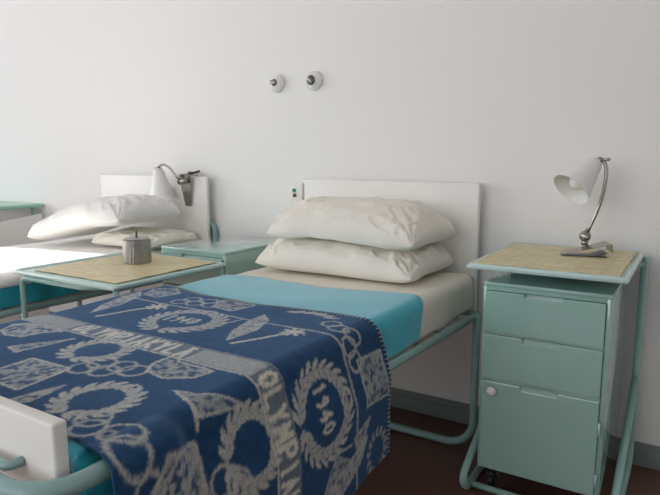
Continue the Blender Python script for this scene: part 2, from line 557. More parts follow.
# right bed: turquoise blanket
tq = Cloth(-1.541, -0.718, 0.661, 0.05, 0.086, r=0.036, flare=0.009, wav=0.003, yfoot=-1.817)
turq_edge = lerp_curve([(-1.6, -0.66), (-1.54, -0.64), (-1.36, -0.60), (-1.07, -0.635), (-0.77, -0.565), (-0.70, -0.60), (-0.60, -0.64)])
def bundle(s, y, d):
    v = Vector((0, 0, 0))
    w0 = max(0.0, min(1.0, (-1.66 - y) / 0.05))
    if s > -0.75: v.x -= 0.013 * w0
    if s < -1.50: v.x += 0.016 * w0
    w = max(0.0, min(1.0, (-1.788 - y) / 0.03))
    if w > 0 and s > -0.85:
        v.x += 0.005 * w * vnoise(s * 24, y * 26, 3.3)
        v.z += 0.016 * w * (0.3 + vnoise(s * 22, y * 20, 8.1))
        v.y -= 0.006 * w * abs(vnoise(s * 30, y * 22, 5.1))
    if s > -0.72 and d > 0: v.x += 0.002 * vnoise(y * 18, s * 10, 1.0)
    return v
o = tq.build('turquoise_blanket', 'turq', turq_edge, lambda s: -1.93, 0.011, 0.003, bundle)
tag(o, 'turquoise fleece blanket on the nearest bed, under the patterned blue blanket', 'blanket')

# ---------------------------------------------------------- patterned blanket
S0, S1, T0, T1, RES = -1.75, -0.24, -1.83, -0.86, 0.0015
gs = np.arange(S0, S1, RES); gt = np.arange(T0, T1, RES)
GS, GT = np.meshgrid(gs, gt)
PAT = np.zeros_like(GS)
rng = np.random.default_rng(4)
def smooth(a, lo, hi):
    return np.clip((a - lo) / (hi - lo), 0, 1)
def put(v):
    np.maximum(PAT, v, out=PAT)
def window(cs, ct, r):
    i0 = max(0, int((cs - r - S0) / RES)); i1 = min(len(gs), int((cs + r - S0) / RES) + 2)
    j0 = max(0, int((ct - r - T0) / RES)); j1 = min(len(gt), int((ct + r - T0) / RES) + 2)
    return slice(j0, max(j0, j1)), slice(i0, max(i0, i1))
def ring(cs, ct, r, w=0.0045, val=0.62, asp=1.0):
    W = window(cs, ct, r + .02)
    d = np.abs(np.hypot(GS[W] - cs, (GT[W] - ct) / asp) - r)
    PAT[W] = np.maximum(PAT[W], val * smooth(-d, -w - .0015, -w * .4))
def leaf(cs, ct, ang, ln, wd, val=0.8):
    W = window(cs, ct, ln)
    x = (GS[W] - cs) * math.cos(ang) + (GT[W] - ct) * math.sin(ang)
    y = -(GS[W] - cs) * math.sin(ang) + (GT[W] - ct) * math.cos(ang)
    k = np.abs(y) / (wd * np.clip(1 - (x / ln * 2) ** 2, 1e-3, 1)) + (np.abs(x) > ln / 2) * 9
    vein = 1 - 0.35 * (np.abs(y) < 0.0016)
    PAT[W] = np.maximum(PAT[W], val * vein * smooth(-k, -1.15, -0.8))
def wreath(cs, ct, r, n=20, ln=0.046, wd=0.0075, val=0.85, gap=0.25, start=-90):
    for k in range(n):
        f = k / (n - 1)
        a = math.radians(start) + gap + f * (2 * math.pi - 2 * gap)
        flip = 1 if f < 0.5 else -1
        tang = a + flip * math.pi / 2
        for off, dr, v in ((0.55, 0.018, val), (-0.55, -0.014, val * 0.9), (0, 0.0, val * 0.8)):
            rr = r + dr * r / 0.11
            leaf(cs + rr * math.cos(a), ct + rr * math.sin(a), tang - flip * off, ln * r / 0.11, wd * r / 0.11, v)
def segs(P, w, val=0.8, closed=False):
    P = list(P) + ([P[0]] if closed else [])
    for (x0, y0), (x1, y1) in zip(P, P[1:]):
        L2 = math.hypot(x1 - x0, y1 - y0)
        W = window((x0 + x1) / 2, (y0 + y1) / 2, L2 / 2 + w + .004)
        if GS[W].size == 0: continue
        t = np.clip(((GS[W] - x0) * (x1 - x0) + (GT[W] - y0) * (y1 - y0)) / max(L2 * L2, 1e-9), 0, 1)
        d = np.hypot(GS[W] - x0 - t * (x1 - x0), GT[W] - y0 - t * (y1 - y0))
        PAT[W] = np.maximum(PAT[W], val * smooth(-d, -w - .0012, -w * .6))
def inside(P):
    m_ = np.zeros(GS.shape, bool); n = len(P)
    for i in range(n):
        x0, y0 = P[i]; x1, y1 = P[(i + 1) % n]
        if y0 == y1: continue
        c = ((GT < y0) != (GT < y1)) & (GS < (x1 - x0) * (GT - y0) / (y1 - y0) + x0)
        m_ ^= c
    return m_
def blur(a, n=2):
    for _ in range(n):
        a = (a + np.roll(a, 1, 0) + np.roll(a, -1, 0) + np.roll(a, 1, 1) + np.roll(a, -1, 1)) / 5
    return a
coarse = blur(rng.random(GS.shape), 14); coarse = (coarse - coarse.mean()) / coarse.std()
def patch(P, fill=0.5, outline=0.8, w=0.003, tex=0.9, thr=-0.2):
    mk = inside(P)
    put(np.where(mk, fill * np.clip(0.6 + tex * np.tanh((coarse - thr) * 1.6) * 0.6, 0.05, 1.0), 0))
    if outline: segs(P, w, outline, True)
GLYPH = {
 'O': [[(0.5, 1), (0.15, .85), (0, .5), (0.15, .15), (.5, 0), (.85, .15), (1, .5), (.85, .85), (.5, 1)]],
 'L': [[(0, 1), (0, 0), (1, 0)]], 'Y': [[(0, 1), (.5, .5), (1, 1)], [(.5, .5), (.5, 0)]],
 'M': [[(0, 0), (0, 1), (.5, .35), (1, 1), (1, 0)]], 'P': [[(0, 0), (0, 1), (.7, 1), (1, .85), (1, .6), (.7, .45), (0, .45)]],
 'I': [[(.5, 0), (.5, 1)]], 'A': [[(0, 0), (.5, 1), (1, 0)], [(.2, .35), (.8, .35)]],
 'K': [[(0, 0), (0, 1)], [(1, 1), (0, .45), (1, 0)]],
 'Ä': [[(0, 0), (.5, .8), (1, 0)], [(.2, .3), (.8, .3)], [(.25, 1), (.3, 1)], [(.7, 1), (.75, 1)]],
 '1': [[(.15, .75), (.5, 1), (.5, 0)]], '9': [[(.9, .7), (.5, 1), (.1, .72), (.5, .48), (.9, .7), (.8, .25), (.45, 0)]],
 '4': [[(.75, 0), (.75, 1), (.05, .35), (1, .35)]], '0': [[(0.5, 1), (.1, .75), (.1, .25), (.5, 0), (.9, .25), (.9, .75), (.5, 1)]],
}
def word(txt, s, t, pitch, wd, ht, stroke, val=0.95):
    for k, ch in enumerate(txt):
        for st in GLYPH[ch]:
            segs([(s + k * pitch + x * wd, t + y * ht) for x, y in st], stroke, val)

# long band with the lettering
TB0, TB1 = -1.434, -1.366
band = smooth(GT, TB0 - .002, TB0 + .003) * smooth(-GT, -TB1 - .002, -TB1 + .004)
put(0.52 * band)
for s_start in (-1.315, -0.722):
    ss = (GS > s_start - .015) & (GS < s_start + 0.036 * 11)
    PAT[:] = np.where(ss & (band > 0.1), 0.20 * band, PAT)
    word('OLYMPIAKYLÄ', s_start, TB0 + .008, 0.036, 0.021, 0.053, 0.0066, 0.95)
put(0.75 * smooth(-np.abs(GT - (TB0 - .004)), -.0045, -.002))
put(0.35 * smooth(-np.abs(GT - (TB1 + .003)), -.004, -.001))
# two thin lines near the head edge and an arch line
put(0.5 * smooth(-np.abs(GT + 1.118), -.006, -.003))
# head zone: big wreaths with the year
for cs, ct in ((-1.13, -1.222), (-0.59, -1.247)):
    wreath(cs, ct, 0.092, 22, 0.050, 0.0072, 0.80)
    word('1940', cs - 0.060, ct - 0.023, 0.028, 0.018, 0.046, 0.0040, 0.8)
    segs([(cs + .105, ct - .02), (cs + .115, ct + .10)], .003, .6)
# torches, pennants and fans between the wreaths
for cs in (-1.30, -0.82):
    segs([(cs - .075, -1.305), (cs - .02, -1.175)], .0055, 0.85)
    for k in range(7):
        a = 1.1 + k * 2 * math.pi / 7
        segs([(cs - .01, -1.152), (cs - .01 + .028 * math.cos(a), -1.152 + .028 * math.sin(a))], .0055, 0.9)
    segs([(cs - .045, -1.125), (cs - .01, -1.12), (cs + .03, -1.16)], .003, .5)
for ds in (0.0, 0.545, -0.50):
    patch([(-.922 + ds, -1.291), (-.963 + ds, -1.22), (-.990 + ds, -1.127), (-1.000 + ds, -1.05), (-.955 + ds, -1.09), (-.917 + ds, -1.19)], 0.62, 0.7, .0025, .6, -.6)
patch([(-.478, -1.222), (-.436, -1.150), (-.30, -1.239), (-.33, -1.33)], 0.5, .55, .002, .6, -.3)
# chains of five rings and crests beside the head edge
for pts in ([(-1.300, -1.072), (-1.288, -1.030), (-1.245, -1.066), (-1.230, -1.022), (-1.190, -1.058)],
            [(-.790, -1.035), (-.755, -1.060), (-.715, -1.050), (-.695, -1.085), (-.655, -1.075)]):
    for p in pts: ring(p[0], p[1], 0.026, 0.0036, 0.62)
patch([(-1.174, -1.068), (-1.206, -.995), (-1.164, -.945), (-1.085, -.985), (-1.102, -1.072)], 0.5, .7)
patch([(-.654, -1.066), (-.646, -.940), (-.522, -.925), (-.535, -1.056)], 0.48, .72, .003)
patch([(-1.46, -1.07), (-1.50, -.99), (-1.44, -.95), (-1.385, -.99), (-1.40, -1.072)], 0.45, .6)
patch([(-.415, -1.105), (-.485, -1.135), (-.500, -1.035)], 0.5, .6)
for k in range(9):
    f = k / 8
    leaf(-.95 + .13 * f, -.985 + .02 * math.sin(f * 3), 0.5 + (k % 2) * .6, .045, .007, .75)
wreath(-.385, -.99, 0.052, 14, 0.05, 0.009, .62)
# foot zone: small wreaths, rings, crests, pennants, flags
for cs, ct in ((-1.125, -1.493), (-.612, -1.493), (-.890, -1.672), (-1.40, -1.68)):
    wreath(cs, ct, 0.066, 17, 0.062, 0.0105, 0.78)
for pts in ([(-1.050, -1.585), (-1.040, -1.545), (-1.003, -1.572), (-.990, -1.535), (-.950, -1.540)],
            [(-.825, -1.728), (-.803, -1.755), (-.748, -1.742), (-.712, -1.768), (-.655, -1.752)],
            [(-.585, -1.580), (-.565, -1.545), (-.535, -1.580), (-.520, -1.545), (-.485, -1.570)]):
    for p in pts: ring(p[0], p[1], 0.029, 0.0038, 0.60)
ring(-.758, -1.752, 0.010, 0.003, 0.5)
patch([(-.925, -1.530), (-.950, -1.490), (-.950, -1.411), (-.915, -1.452), (-.845, -1.450), (-.815, -1.455), (-.822, -1.499), (-.869, -1.535)], 0.5, .8, .003)
patch([(-1.455, -1.525), (-1.481, -1.475), (-1.45, -1.448), (-1.319, -1.446), (-1.345, -1.48), (-1.357, -1.530), (-1.403, -1.543)], 0.55, .75)
patch([(-1.19, -1.720), (-1.195, -1.605), (-1.069, -1.602), (-1.055, -1.722)], 0.5, .8, .003)
patch([(-1.311, -1.590), (-1.262, -1.602), (-1.258, -1.556), (-1.243, -1.470)], 0.45, .7)
patch([(-.804, -1.570), (-.755, -1.560), (-.690, -1.490), (-.710, -1.600)], 0.42, .65); segs([(-.804, -1.570), (-.692, -1.612)], .0032, .7)
patch([(-1.021, -1.775), (-.985, -1.745), (-1.001, -1.660), (-1.015, -1.70)], 0.6, .5)
patch([(-.690, -1.712), (-.672, -1.622), (-.44, -1.615), (-.42, -1.72), (-.55, -1.752), (-.655, -1.745)], 0.55, .62, .004)
patch([(-.47, -1.52), (-.42, -1.46), (-.33, -1.47), (-.36, -1.55)], .45, .6)
PAT = blur(PAT, 1)
PAT *= np.clip(0.92 + 0.10 * blur(rng.normal(size=GS.shape), 3) * 3, 0.5, 1.1)

wb = Cloth(-1.552, -0.706, 0.671, 0.022, 0.335, r=0.046, flare=0.036, wav=0.006)
head_edge = lerp_curve([(-1.62, -.905), (-1.54, -.91), (-1.32, -.962), (-1.08, -.965), (-.86, -.932), (-.72, -.93), (-.64, -.91), (-.34, -.913)])
def wool_form(s, y, d):
    v = Vector((0, 0, 0))
    if d <= 0: v.z += 0.003 * vnoise(s * 5, y * 5, 12.0) + .001
    else: v.x += 0.006 * min(1, d / .2) * math.sin(y * 9 + 0.6)
    k = min(1, max(0, (-1.63 - y) / 0.07)); k = k * k * (3 - 2 * k)
    if k > 0 and s > wb.xr - wb.r:      # pushed out by the corner of the tube frame
        a = min((s - (wb.xr - wb.r)) / (wb.r * math.pi / 2), 1.0)
        v.x += k * 0.036 * min(1.0, a * 1.6) * max(0.0, 1 - d / 0.16)
        v.z += k * 0.012 * math.sin(a * math.pi)
    return v
o = wb.build('patterned_blanket', 'wool', head_edge, lerp_curve([(-1.60, -1.715), (-1.50, -1.715), (-1.46, -1.787), (-0.78, -1.787), (-0.70, -1.812)]), 0.0027, 0.0, wool_form)
S = wb.S
jit = [blur(rng.normal(size=GS.shape), 2) * 2.6 for _ in range(2)]   # fibres fray the edges of the figures
si = np.clip(((S[:, 0] - S0) / RES).astype(int), 0, len(gs) - 1); sj = np.clip(((S[:, 1] - T0) / RES).astype(int), 0, len(gt) - 1)
S = S + np.stack([jit[0][sj, si], jit[1][sj, si]], 1) * RES
ii = np.clip(((S[:, 0] - S0) / RES), 0, len(gs) - 2); jj = np.clip(((S[:, 1] - T0) / RES), 0, len(gt) - 2)
i0 = ii.astype(int); j0 = jj.astype(int); fi = ii - i0; fj = jj - j0
val = (PAT[j0, i0] * (1 - fi) * (1 - fj) + PAT[j0, i0 + 1] * fi * (1 - fj) + PAT[j0 + 1, i0] * (1 - fi) * fj + PAT[j0 + 1, i0 + 1] * fi * fj)
at = o.data.attributes.new('weave', 'FLOAT', 'POINT')
at.data.foreach_set('value', val.astype(np.float32))
md = o.modifiers.new('thickness', 'SOLIDIFY'); md.thickness = 0.004; md.offset = 0
tag(o, 'navy blue wool blanket woven with cream wreaths, rings and OLYMPIA 1940 lettering', 'blanket')
blanket = o
# blanket stitch along its head edge
bm = bmesh.new()
def wool_point(s, y):
    p, d = wb.pt(s, y)
    if d > 0:
        p.x += wb.fl * min(1, d / 0.12) + wb.wav * min(1, d / 0.15) * (math.sin(y * 16 + 1.3) * 0.6 + vnoise(y * 7, s, 3))
        p.x += 0.006 * min(1, d / .2) * math.sin(y * 9 + 0.6)
    else:
        p.z += ripple(p.x, p.y) + 0.003 * vnoise(s * 5, y * 5, 12.0) + .001
    return p
def outward(s):
    x, z, d = wb.xz(s)
    if s > wb.xr - wb.r:
        a = min((s - (wb.xr - wb.r)) / wb.r, math.pi / 2); return Vector((math.sin(a), 0, math.cos(a)))
    if s < wb.xl + wb.r:
        a = min((wb.xl + wb.r - s) / wb.r, math.pi / 2); return Vector((-math.sin(a), 0, math.cos(a)))
    return Vector((0, 0, 1))
s = wb.s0 + 0.01; rim = []
while s < wb.s1 - 0.004:
    e = head_edge(s); n = outward(s) * 0.0028
    a = wool_point(s, e) ; b = wool_point(s - 0.002, e - 0.013)
    tube(bm, [a + Vector((0, 0.001, 0)), a + n, b + n, b - n * .2], 0.0011, 5)
    rim.append(a + Vector((0, 0.0015, 0)))
    s += 0.0125
tube(bm, rim, 0.0016, 6)
obj('edge_stitching', bm, 'thread', blanket, True)

# left bed: turquoise blanket hanging at the side and a white sheet on top
tl = Cloth(-2.575 - .394, -2.575 + .394, 0.650, 0.05, 0.078, r=0.03, flare=0.0, wav=0.0)
def left_folds(s, y, d):
    if d > 0:
        k = 0.004 * math.sin(y * 37 + 2.5 * vnoise(y * 4, 0, 0)) * min(1, d / 0.05)
        return Vector((k if s > -2.575 else -k, 0, 0.006 * vnoise(y * 6, 0, 2)))
    return Vector((0, 0, 0))
o = tl.build('turquoise_blanket', 'turq', lambda s: -0.66, lambda s: -1.79, 0.011, 0.003, left_folds)
tag(o, 'turquoise fleece blanket hanging down the side of the left bed', 'blanket')
ls = Cloth(-2.575 - .401, -2.575 + .401, 0.657, 0.02, 0.006, r=0.03)
o = ls.build('bed_sheet', 'cotton', lambda s: -0.10, lambda s: -1.80, 0.014, 0.002,
             lambda s, y, d: Vector((0, 0, 0 if d > 0 else 0.003 * abs(vnoise(s * 12, y * 7, 3)))))
tag(o, 'white cotton sheet spread over the left bed, bright in a patch of sun', 'sheet')

# ------------------------------------------------------------------ pillows
class Pillow:
    def __init__(self, cx, cy, rz, w, l, h, base, seed, ears=0.10):
        self.c = (cx, cy); self.rz = rz; self.w, self.l, self.h, self.base, self.seed, self.ears = w, l, h, base, seed, ears
    def plan(self, u, v):
        e = self.ears
        q = 1 - 0.05 * (u * v) ** 4 * 1.0
        x = 0.5 * self.w * u * (1 - e * (1 - v * v) * u * u) * q + 0.006 * vnoise(v * 3, u * 2, self.seed)
        y = 0.5 * self.l * v * (1 - e * (1 - u * u) * v * v) * q + 0.006 * vnoise(u * 4, v * 2, self.seed + 5)
        c, s_ = math.cos(self.rz), math.sin(self.rz)
        return self.c[0] + c * x - s_ * y, self.c[1] + s_ * x + c * y
    def dome(self, u, v, p=3.2):
        return max(0.0, (1 - abs(u) ** (p * 1.5)) * (1 - abs(v) ** p)) ** 0.5
    def mid(self, u, v):
        return self.h * 0.45 * (1 - 0.45 * (u * v) ** 2)
    def top(self, x, y):
        dx, dy = x - self.c[0], y - self.c[1]
        c, s_ = math.cos(self.rz), math.sin(self.rz)
        u = (c * dx + s_ * dy) / (0.5 * self.w); v = (-s_ * dx + c * dy) / (0.5 * self.l)
        if abs(u) >= 1 or abs(v) >= 1: return None
        return self.base(x, y) + self.mid(u, v) + 0.55 * self.h * self.dome(u, v) + 0.008
    def wrinkle(self, u, v):
        n = 0.0
        for su in (-1, 1):
            for sv in (-1, 1):
                du, dv = (u - su) * self.w, (v - sv) * self.l
                r = math.hypot(du, dv); a = math.atan2(dv, du)
                n += 0.006 * math.exp(-r / 0.16) * math.sin(a * 15 + self.seed + 3 * vnoise(r * 6, a, self.seed))
        x, y = u * self.w, v * self.l
        n += 0.005 * vnoise(x * 6 + self.seed, y * 11, self.seed) + 0.0025 * abs(vnoise(x * 15, y * 22, self.seed + 3))
        rd = 1 - abs(vnoise(x * 5 + y * 4 + self.seed, y * 9 - x * 3, self.seed + 7)) 
        n += 0.006 * max(0, rd - 0.8) * 5 * (0.3 + abs(u) ** 2)
        return n
    def build(self, name, mat, nu=110, nv=80):
        bm = bmesh.new(); T, B = [], []
        for i in range(nu + 1):
            u = -1 + 2 * i / nu; u = math.sin(u * math.pi / 2) * 0.7 + u * 0.3
            rt, rb = [], []
            for j in range(nv + 1):
                v = -1 + 2 * j / nv; v = math.sin(v * math.pi / 2) * 0.7 + v * 0.3
                x, y = self.plan(u, v)
                b = self.base(x, y)
                edge = max(abs(u), abs(v))
                mid = b + self.mid(u, v)
                damp = min(1.0, (1 - edge) / 0.08)
                wr = self.wrinkle(u, v)
                zt = mid + 0.55 * self.h * self.dome(u, v) + 1.9 * wr * damp
                zb = mid - (mid - b - 0.003) * self.dome(u, v, 7)
                if edge > 0.999: zt = zb = mid + 0.5 * self.wrinkle(u * .9, v * .9)
                vt = bm.verts.new((x, y, zt))
                rt.append(vt)
                rb.append(vt if edge > 0.999 else bm.verts.new((x, y, min(zb, zt - 0.0015))))
            T.append(rt); B.append(rb)
        for i in range(nu):
            for j in range(nv):
                bm.faces.new((T[i][j], T[i + 1][j], T[i + 1][j + 1], T[i][j + 1]))
                q = (B[i][j], B[i][j + 1], B[i + 1][j + 1], B[i + 1][j])
                bm.faces.new(q)
        return obj(name, bm, mat, None, True)

ground = lambda x, y: 0.660
p1 = Pillow(-1.140, -0.300, math.radians(0), 0.70, 0.43, 0.130, ground, 1.3, 0.05)
tag(p1.build('pillow', 'pillow'), 'lower cream pillow on the nearest bed, lying flat on the sheet', 'pillow', 'pillows on the beds')
def on_p1(x, y):
    z = p1.top(x, y)
    return 0.012 + max(z if z is not None else 0.0, 0.764)
p2 = Pillow(-1.105, -0.305, math.radians(-2), 0.655, 0.41, 0.130, on_p1, 4.1, 0.05)
tag(p2.build('pillow', 'pillow'), 'upper cream pillow on the nearest bed, stacked on another pillow', 'pillow', 'pillows on the beds')
p3 = Pillow(-2.365, -0.27, math.radians(2), 0.42, 0.36, 0.070, lambda x, y: 0.666, 7.7, 0.05)
tag(p3.build('pillow', 'pillow'), 'lower ivory pillow on the left bed, mostly hidden behind the steel pot', 'pillow', 'pillows on the beds')
def on_p3(x, y):
    k = min(1, max(0, (x + 2.92) / 0.50)); k = k * k * (3 - 2 * k)
    return 0.667 + k * 0.100 + 0.06 * max(0.0, x + 2.50)
p4 = Pillow(-2.550, -0.368, math.radians(3), 0.69, 0.43, 0.140, on_p3, 2.9, 0.05)
tag(p4.build('pillow', 'cotton'), 'plump white pillow on the left bed, tilted up towards the headboard lamp', 'pillow', 'pillows on the beds')

# ------------------------------------------------------------------ bedside cabinets
CW, CD, CB, CT = 0.369, 0.462, 0.098, 0.717
def make_cabinet(label, x0, yf):
    """origin on the floor below the front left corner; front faces -y"""
    t = thing('bedside_cabinet', label, 'cabinet', (x0, yf, 0), 0, 'teal bedside cabinets')
    bm = bmesh.new(); th = 0.018
    box(bm, (0, 0, CB), (0.010, CD, CT - 0.001), 0.0015)
    box(bm, (CW - 0.014, 0, CB), (CW, CD, CT - 0.001), 0.0015)
    box(bm, (0.009, CD - th, CB), (CW - 0.013, CD, CT - 0.001))
    box(bm, (0.009, 0, CB), (CW - 0.013, CD - .017, CB + 0.012), 0.001)
    for z in (0.551, 0.396):
        box(bm, (0.009, 0.004, z), (CW - 0.013, CD - .017, z + 0.010))
    box(bm, (0.009, 0, CT - 0.026), (CW - 0.013, 0.02, CT - 0.001), 0.001)
    autosmooth(obj('cabinet_body', bm, 'teal', t))
    bm = bmesh.new()
    box(bm, (-0.002, -0.003, CT - 0.014), (CW + 0.002, CD, CT), 0.004, 3)
    autosmooth(obj('cabinet_top', bm, 'teal', t))
    def front(z0, z1, xl, xr, nd=0.012):
        nx0, nx1 = 0.130, 0.235
        bm = bmesh.new()
        poly = [(xl, z0), (xr, z0), (xr, z1), (nx1 + .004, z1), (nx1, z1 - nd), (nx0, z1 - nd), (nx0 - .004, z1), (xl, z1)]
        prism(bm, poly, -0.010, 0.004)
        return bm
    def pull(bm, z1):
        v = [(0.128, -0.007, z1 - 0.0135), (0.237, -0.007, z1 - 0.0135), (0.237, 0.010, z1 - 0.002), (0.128, 0.010, z1 - 0.002)]
        a = [bm.verts.new(q) for q in v]; b = [bm.verts.new((q[0], q[1], q[2] - 0.002)) for q in v]
        bm.faces.new(a); bm.faces.new(b[::-1])
        for k in range(4): bm.faces.new((a[k], b[k], b[(k + 1) % 4], a[(k + 1) % 4]))
    xl, xr = 0.008, CW - 0.0145
    for z0, z1 in ((0.559, 0.690), (0.409, 0.550)):
        d = bevel_mod(obj('drawer', front(z0, z1, xl, xr), 'teal', t), 0.0025)
        bm = bmesh.new()
        box(bm, (0.02, 0.006, z0 + 0.008), (CW - 0.03, CD - 0.03, z0 + 0.09))
        tr = obj('drawer_box', bm, 'teal', d)
        bm = bmesh.new()
        pull(bm, z1); obj('finger_pull', bm, 'tray', d)
    d = bevel_mod(obj('door', front(CB + 0.006, 0.398, xl, xr), 'teal', t), 0.0025)
    bm = bmesh.new(); pull(bm, 0.398); obj('finger_pull', bm, 'tray', d)
    bm = bmesh.new()
    lathe(bm, [(0, 0), (0.006, 0), (0.006, 0.008), (0.012, 0.011), (0.015, 0.017), (0.013, 0.022), (0.006, 0.026), (0, 0.0265)], 20, axis_matrix((0.044, -0.010, 0.372), (0, -1, 0)))
    obj('knob', bm, 'porcelain', d, True)
    for z in (0.315, 0.155):
        bm = bmesh.new(); tube(bm, [(xr + 0.003, -0.010, z - 0.020), (xr + 0.003, -0.010, z + 0.020)], 0.0035, 10)
        obj('hinge', bm, 'tray', t, True)
    for x in (0.03, CW - 0.03):
        for y in (0.06, CD - 0.04):
            bm = bmesh.new()
            tube(bm, [(x, y, CB + .002), (x, y, 0.055)], 0.006, 10)
            box(bm, (x - 0.012, y - 0.010, 0.05), (x + 0.012, y + 0.02, 0.056), .001)
            box(bm, (x - 0.012, y, 0.022), (x - 0.0095, y + 0.02, 0.055)); box(bm, (x + 0.0095, y, 0.022), (x + 0.012, y + 0.02, 0.055))
            cst = obj('caster', bm, 'dark', t)
            bm = bmesh.new()
            lathe(bm, [(0, -0.008), (0.018, -0.008), (0.022, -0.005), (0.022, 0.005), (0.018, 0.008), (0, 0.008)], 20, axis_matrix((x, y + 0.010, 0.022), (1, 0, 0)))
            obj('wheel', bm, 'black', cst, True)
    return t
make_cabinet('teal bedside cabinet at the right with two drawers and a white-knobbed door', -0.558, -0.500)
make_cabinet('pale teal bedside cabinet standing between the two beds', -1.997, -0.502)

# ------------------------------------------------------------------ overbed table at the right
t = thing('overbed_table', 'teal tube overbed table straddling the right cabinet, lamp on its tray', 'table', (-0.37, -0.28, 0))
ox, oy = 0.37, 0.28
TX0, TX1, TY0, TY1, TZ = -0.598, -0.148, -0.560, -0.022, 0.780
bm = bmesh.new()
box(bm, (TX0 + ox, TY0 + oy, TZ - 0.018), (TX1 + ox, TY1 + oy, TZ - 0.004), 0.005, 3)
autosmooth(obj('tray', bm, 'tray', t))
bm = bmesh.new()
c = [(TX0 + .008 + ox, TY0 + .008 + oy, TZ - .008), (TX1 - .008 + ox, TY0 + .008 + oy, TZ - .008), (TX1 - .008 + ox, TY1 - .008 + oy, TZ - .008), (TX0 + .008 + ox, TY1 - .008 + oy, TZ - .008)]
tube(bm, fillet(c, 0.02, closed=True), 0.0085, 10, closed=True)
obj('tray_rim', bm, 'tray', t, True)
for x in (-0.590, -0.146):
    bm = bmesh.new()
    tube(bm, fillet([(x + ox, -0.045 + oy, 0.765), (x + ox, -0.045 + oy, 0.0135), (x + ox, -0.505 + oy, 0.0135), (x + ox, -0.555 + oy, 0.068), (x + ox, -0.050 + oy, 0.335)],
                    [0, 0.07, 0.05, 0.03, 0]), 0.0125, 14)
    obj('side_frame', bm, 'tube', t, True)
bm = bmesh.new()
tube(bm, [(-0.590 + ox, -0.475 + oy, 0.0135), (-0.146 + ox, -0.475 + oy, 0.0135)], 0.0105, 12)
obj('cross_bar', bm, 'tube', t, True)
bm = bmesh.new()
tube(bm, [(-0.590 + ox, -0.045 + oy, 0.745), (-0.146 + ox, -0.045 + oy, 0.745)], 0.0105, 12)
tube(bm, [(-0.590 + ox, -0.045 + oy, 0.745), (-0.50 + ox, -0.45 + oy, 0.752)], 0.0085, 10)
tube(bm, [(-0.146 + ox, -0.045 + oy, 0.745), (-0.22 + ox, -0.45 + oy, 0.752)], 0.0085, 10)
obj('tray_bracket', bm, 'tube', t, True)

def straw(label, x0, y0, x1, y1, z, seed, group='straw place mats'):
    bm = bmesh.new(); nx, ny = 60, 60
    w, l = x1 - x0, y1 - y0
    cxm, cym = (x0 + x1) / 2, (y0 + y1) / 2
    G = []
    for i in range(nx + 1):
        row = []
        for j in range(ny + 1):
            u, v = i / nx - .5, j / ny - .5
            x = u * w; y = v * l
            if j in (0, ny): y += 0.0022 * vnoise(u * 40, v * 5, seed) 
            if i in (0, nx): x += 0.0025 * vnoise(v * 60, u, seed + 2)
            e = max(abs(u), abs(v)) * 2
            zz = 0.0022 + 0.003 * max(0, e - .86) / .14 * max(0, vnoise(u * 6, v * 6, seed + 5) + .15)
            row.append(bm.verts.new((x, y, zz)))
        G.append(row)
    for i in range(nx):
        for j in range(ny): bm.faces.new((G[i][j], G[i + 1][j], G[i + 1][j + 1], G[i][j + 1]))
    o = obj('straw_mat', bm, 'straw', None, True)
    md = o.modifiers.new('thickness', 'SOLIDIFY'); md.thickness = 0.002; md.offset = -1
    o.location = (cxm, cym, z)
    return tag(o, label, 'mat', group)
straw('woven straw mat under the lamp on the right overbed table', -0.580, -0.545, -0.170, -0.050, TZ - 0.0035, 1.0)

# ------------------------------------------------------------------ small table between the beds
LX0, LX1, LY0, LY1, LZ = -2.160, -1.590, -1.083, -0.540, 0.687
t = thing('overbed_table', 'pale teal tube-legged table between the beds, holding the steel pot', 'table', (-1.875, -0.81, 0))
ox, oy = 1.875, 0.81
bm = bmesh.new()
box(bm, (LX0 + ox, LY0 + oy, LZ - 0.016), (LX1 + ox, LY1 + oy, LZ - 0.003), 0.005, 3)
autosmooth(obj('tray', bm, 'tray', t))
bm = bmesh.new()
c = [(LX0 + .007 + ox, LY0 + .007 + oy, LZ - .007), (LX1 - .007 + ox, LY0 + .007 + oy, LZ - .007), (LX1 - .007 + ox, LY1 - .007 + oy, LZ - .007), (LX0 + .007 + ox, LY1 - .007 + oy, LZ - .007)]
tube(bm, fillet(c, 0.018, closed=True), 0.0075, 10, closed=True)
obj('tray_rim', bm, 'tray', t, True)
lxl, lxr = -2.134, -1.603
bm = bmesh.new()
tube(bm, fillet([(lxl + ox, -1.062 + oy, 0.001), (lxl + ox, -1.062 + oy, 0.657), (-1.80 + ox, -1.050 + oy, 0.656), (-1.69 + ox, -1.03 + oy, 0.664)], [0, .03, .05, 0]), 0.0110, 14)
obj('leg', bm, 'tube', t, True)
for (x, y) in ((lxr, -1.062), (lxr, -0.558), (lxl, -0.558)):
    bm = bmesh.new(); tube(bm, [(x + ox, y + oy, 0.001), (x + ox, y + oy, LZ - 0.017)], 0.0095, 12)
    obj('leg', bm, 'tube', t, True)
straw('straw place mat under the steel pot on the table between the beds', -2.085, -1.045, -1.620, -0.560, LZ - 0.0025, 8.0)

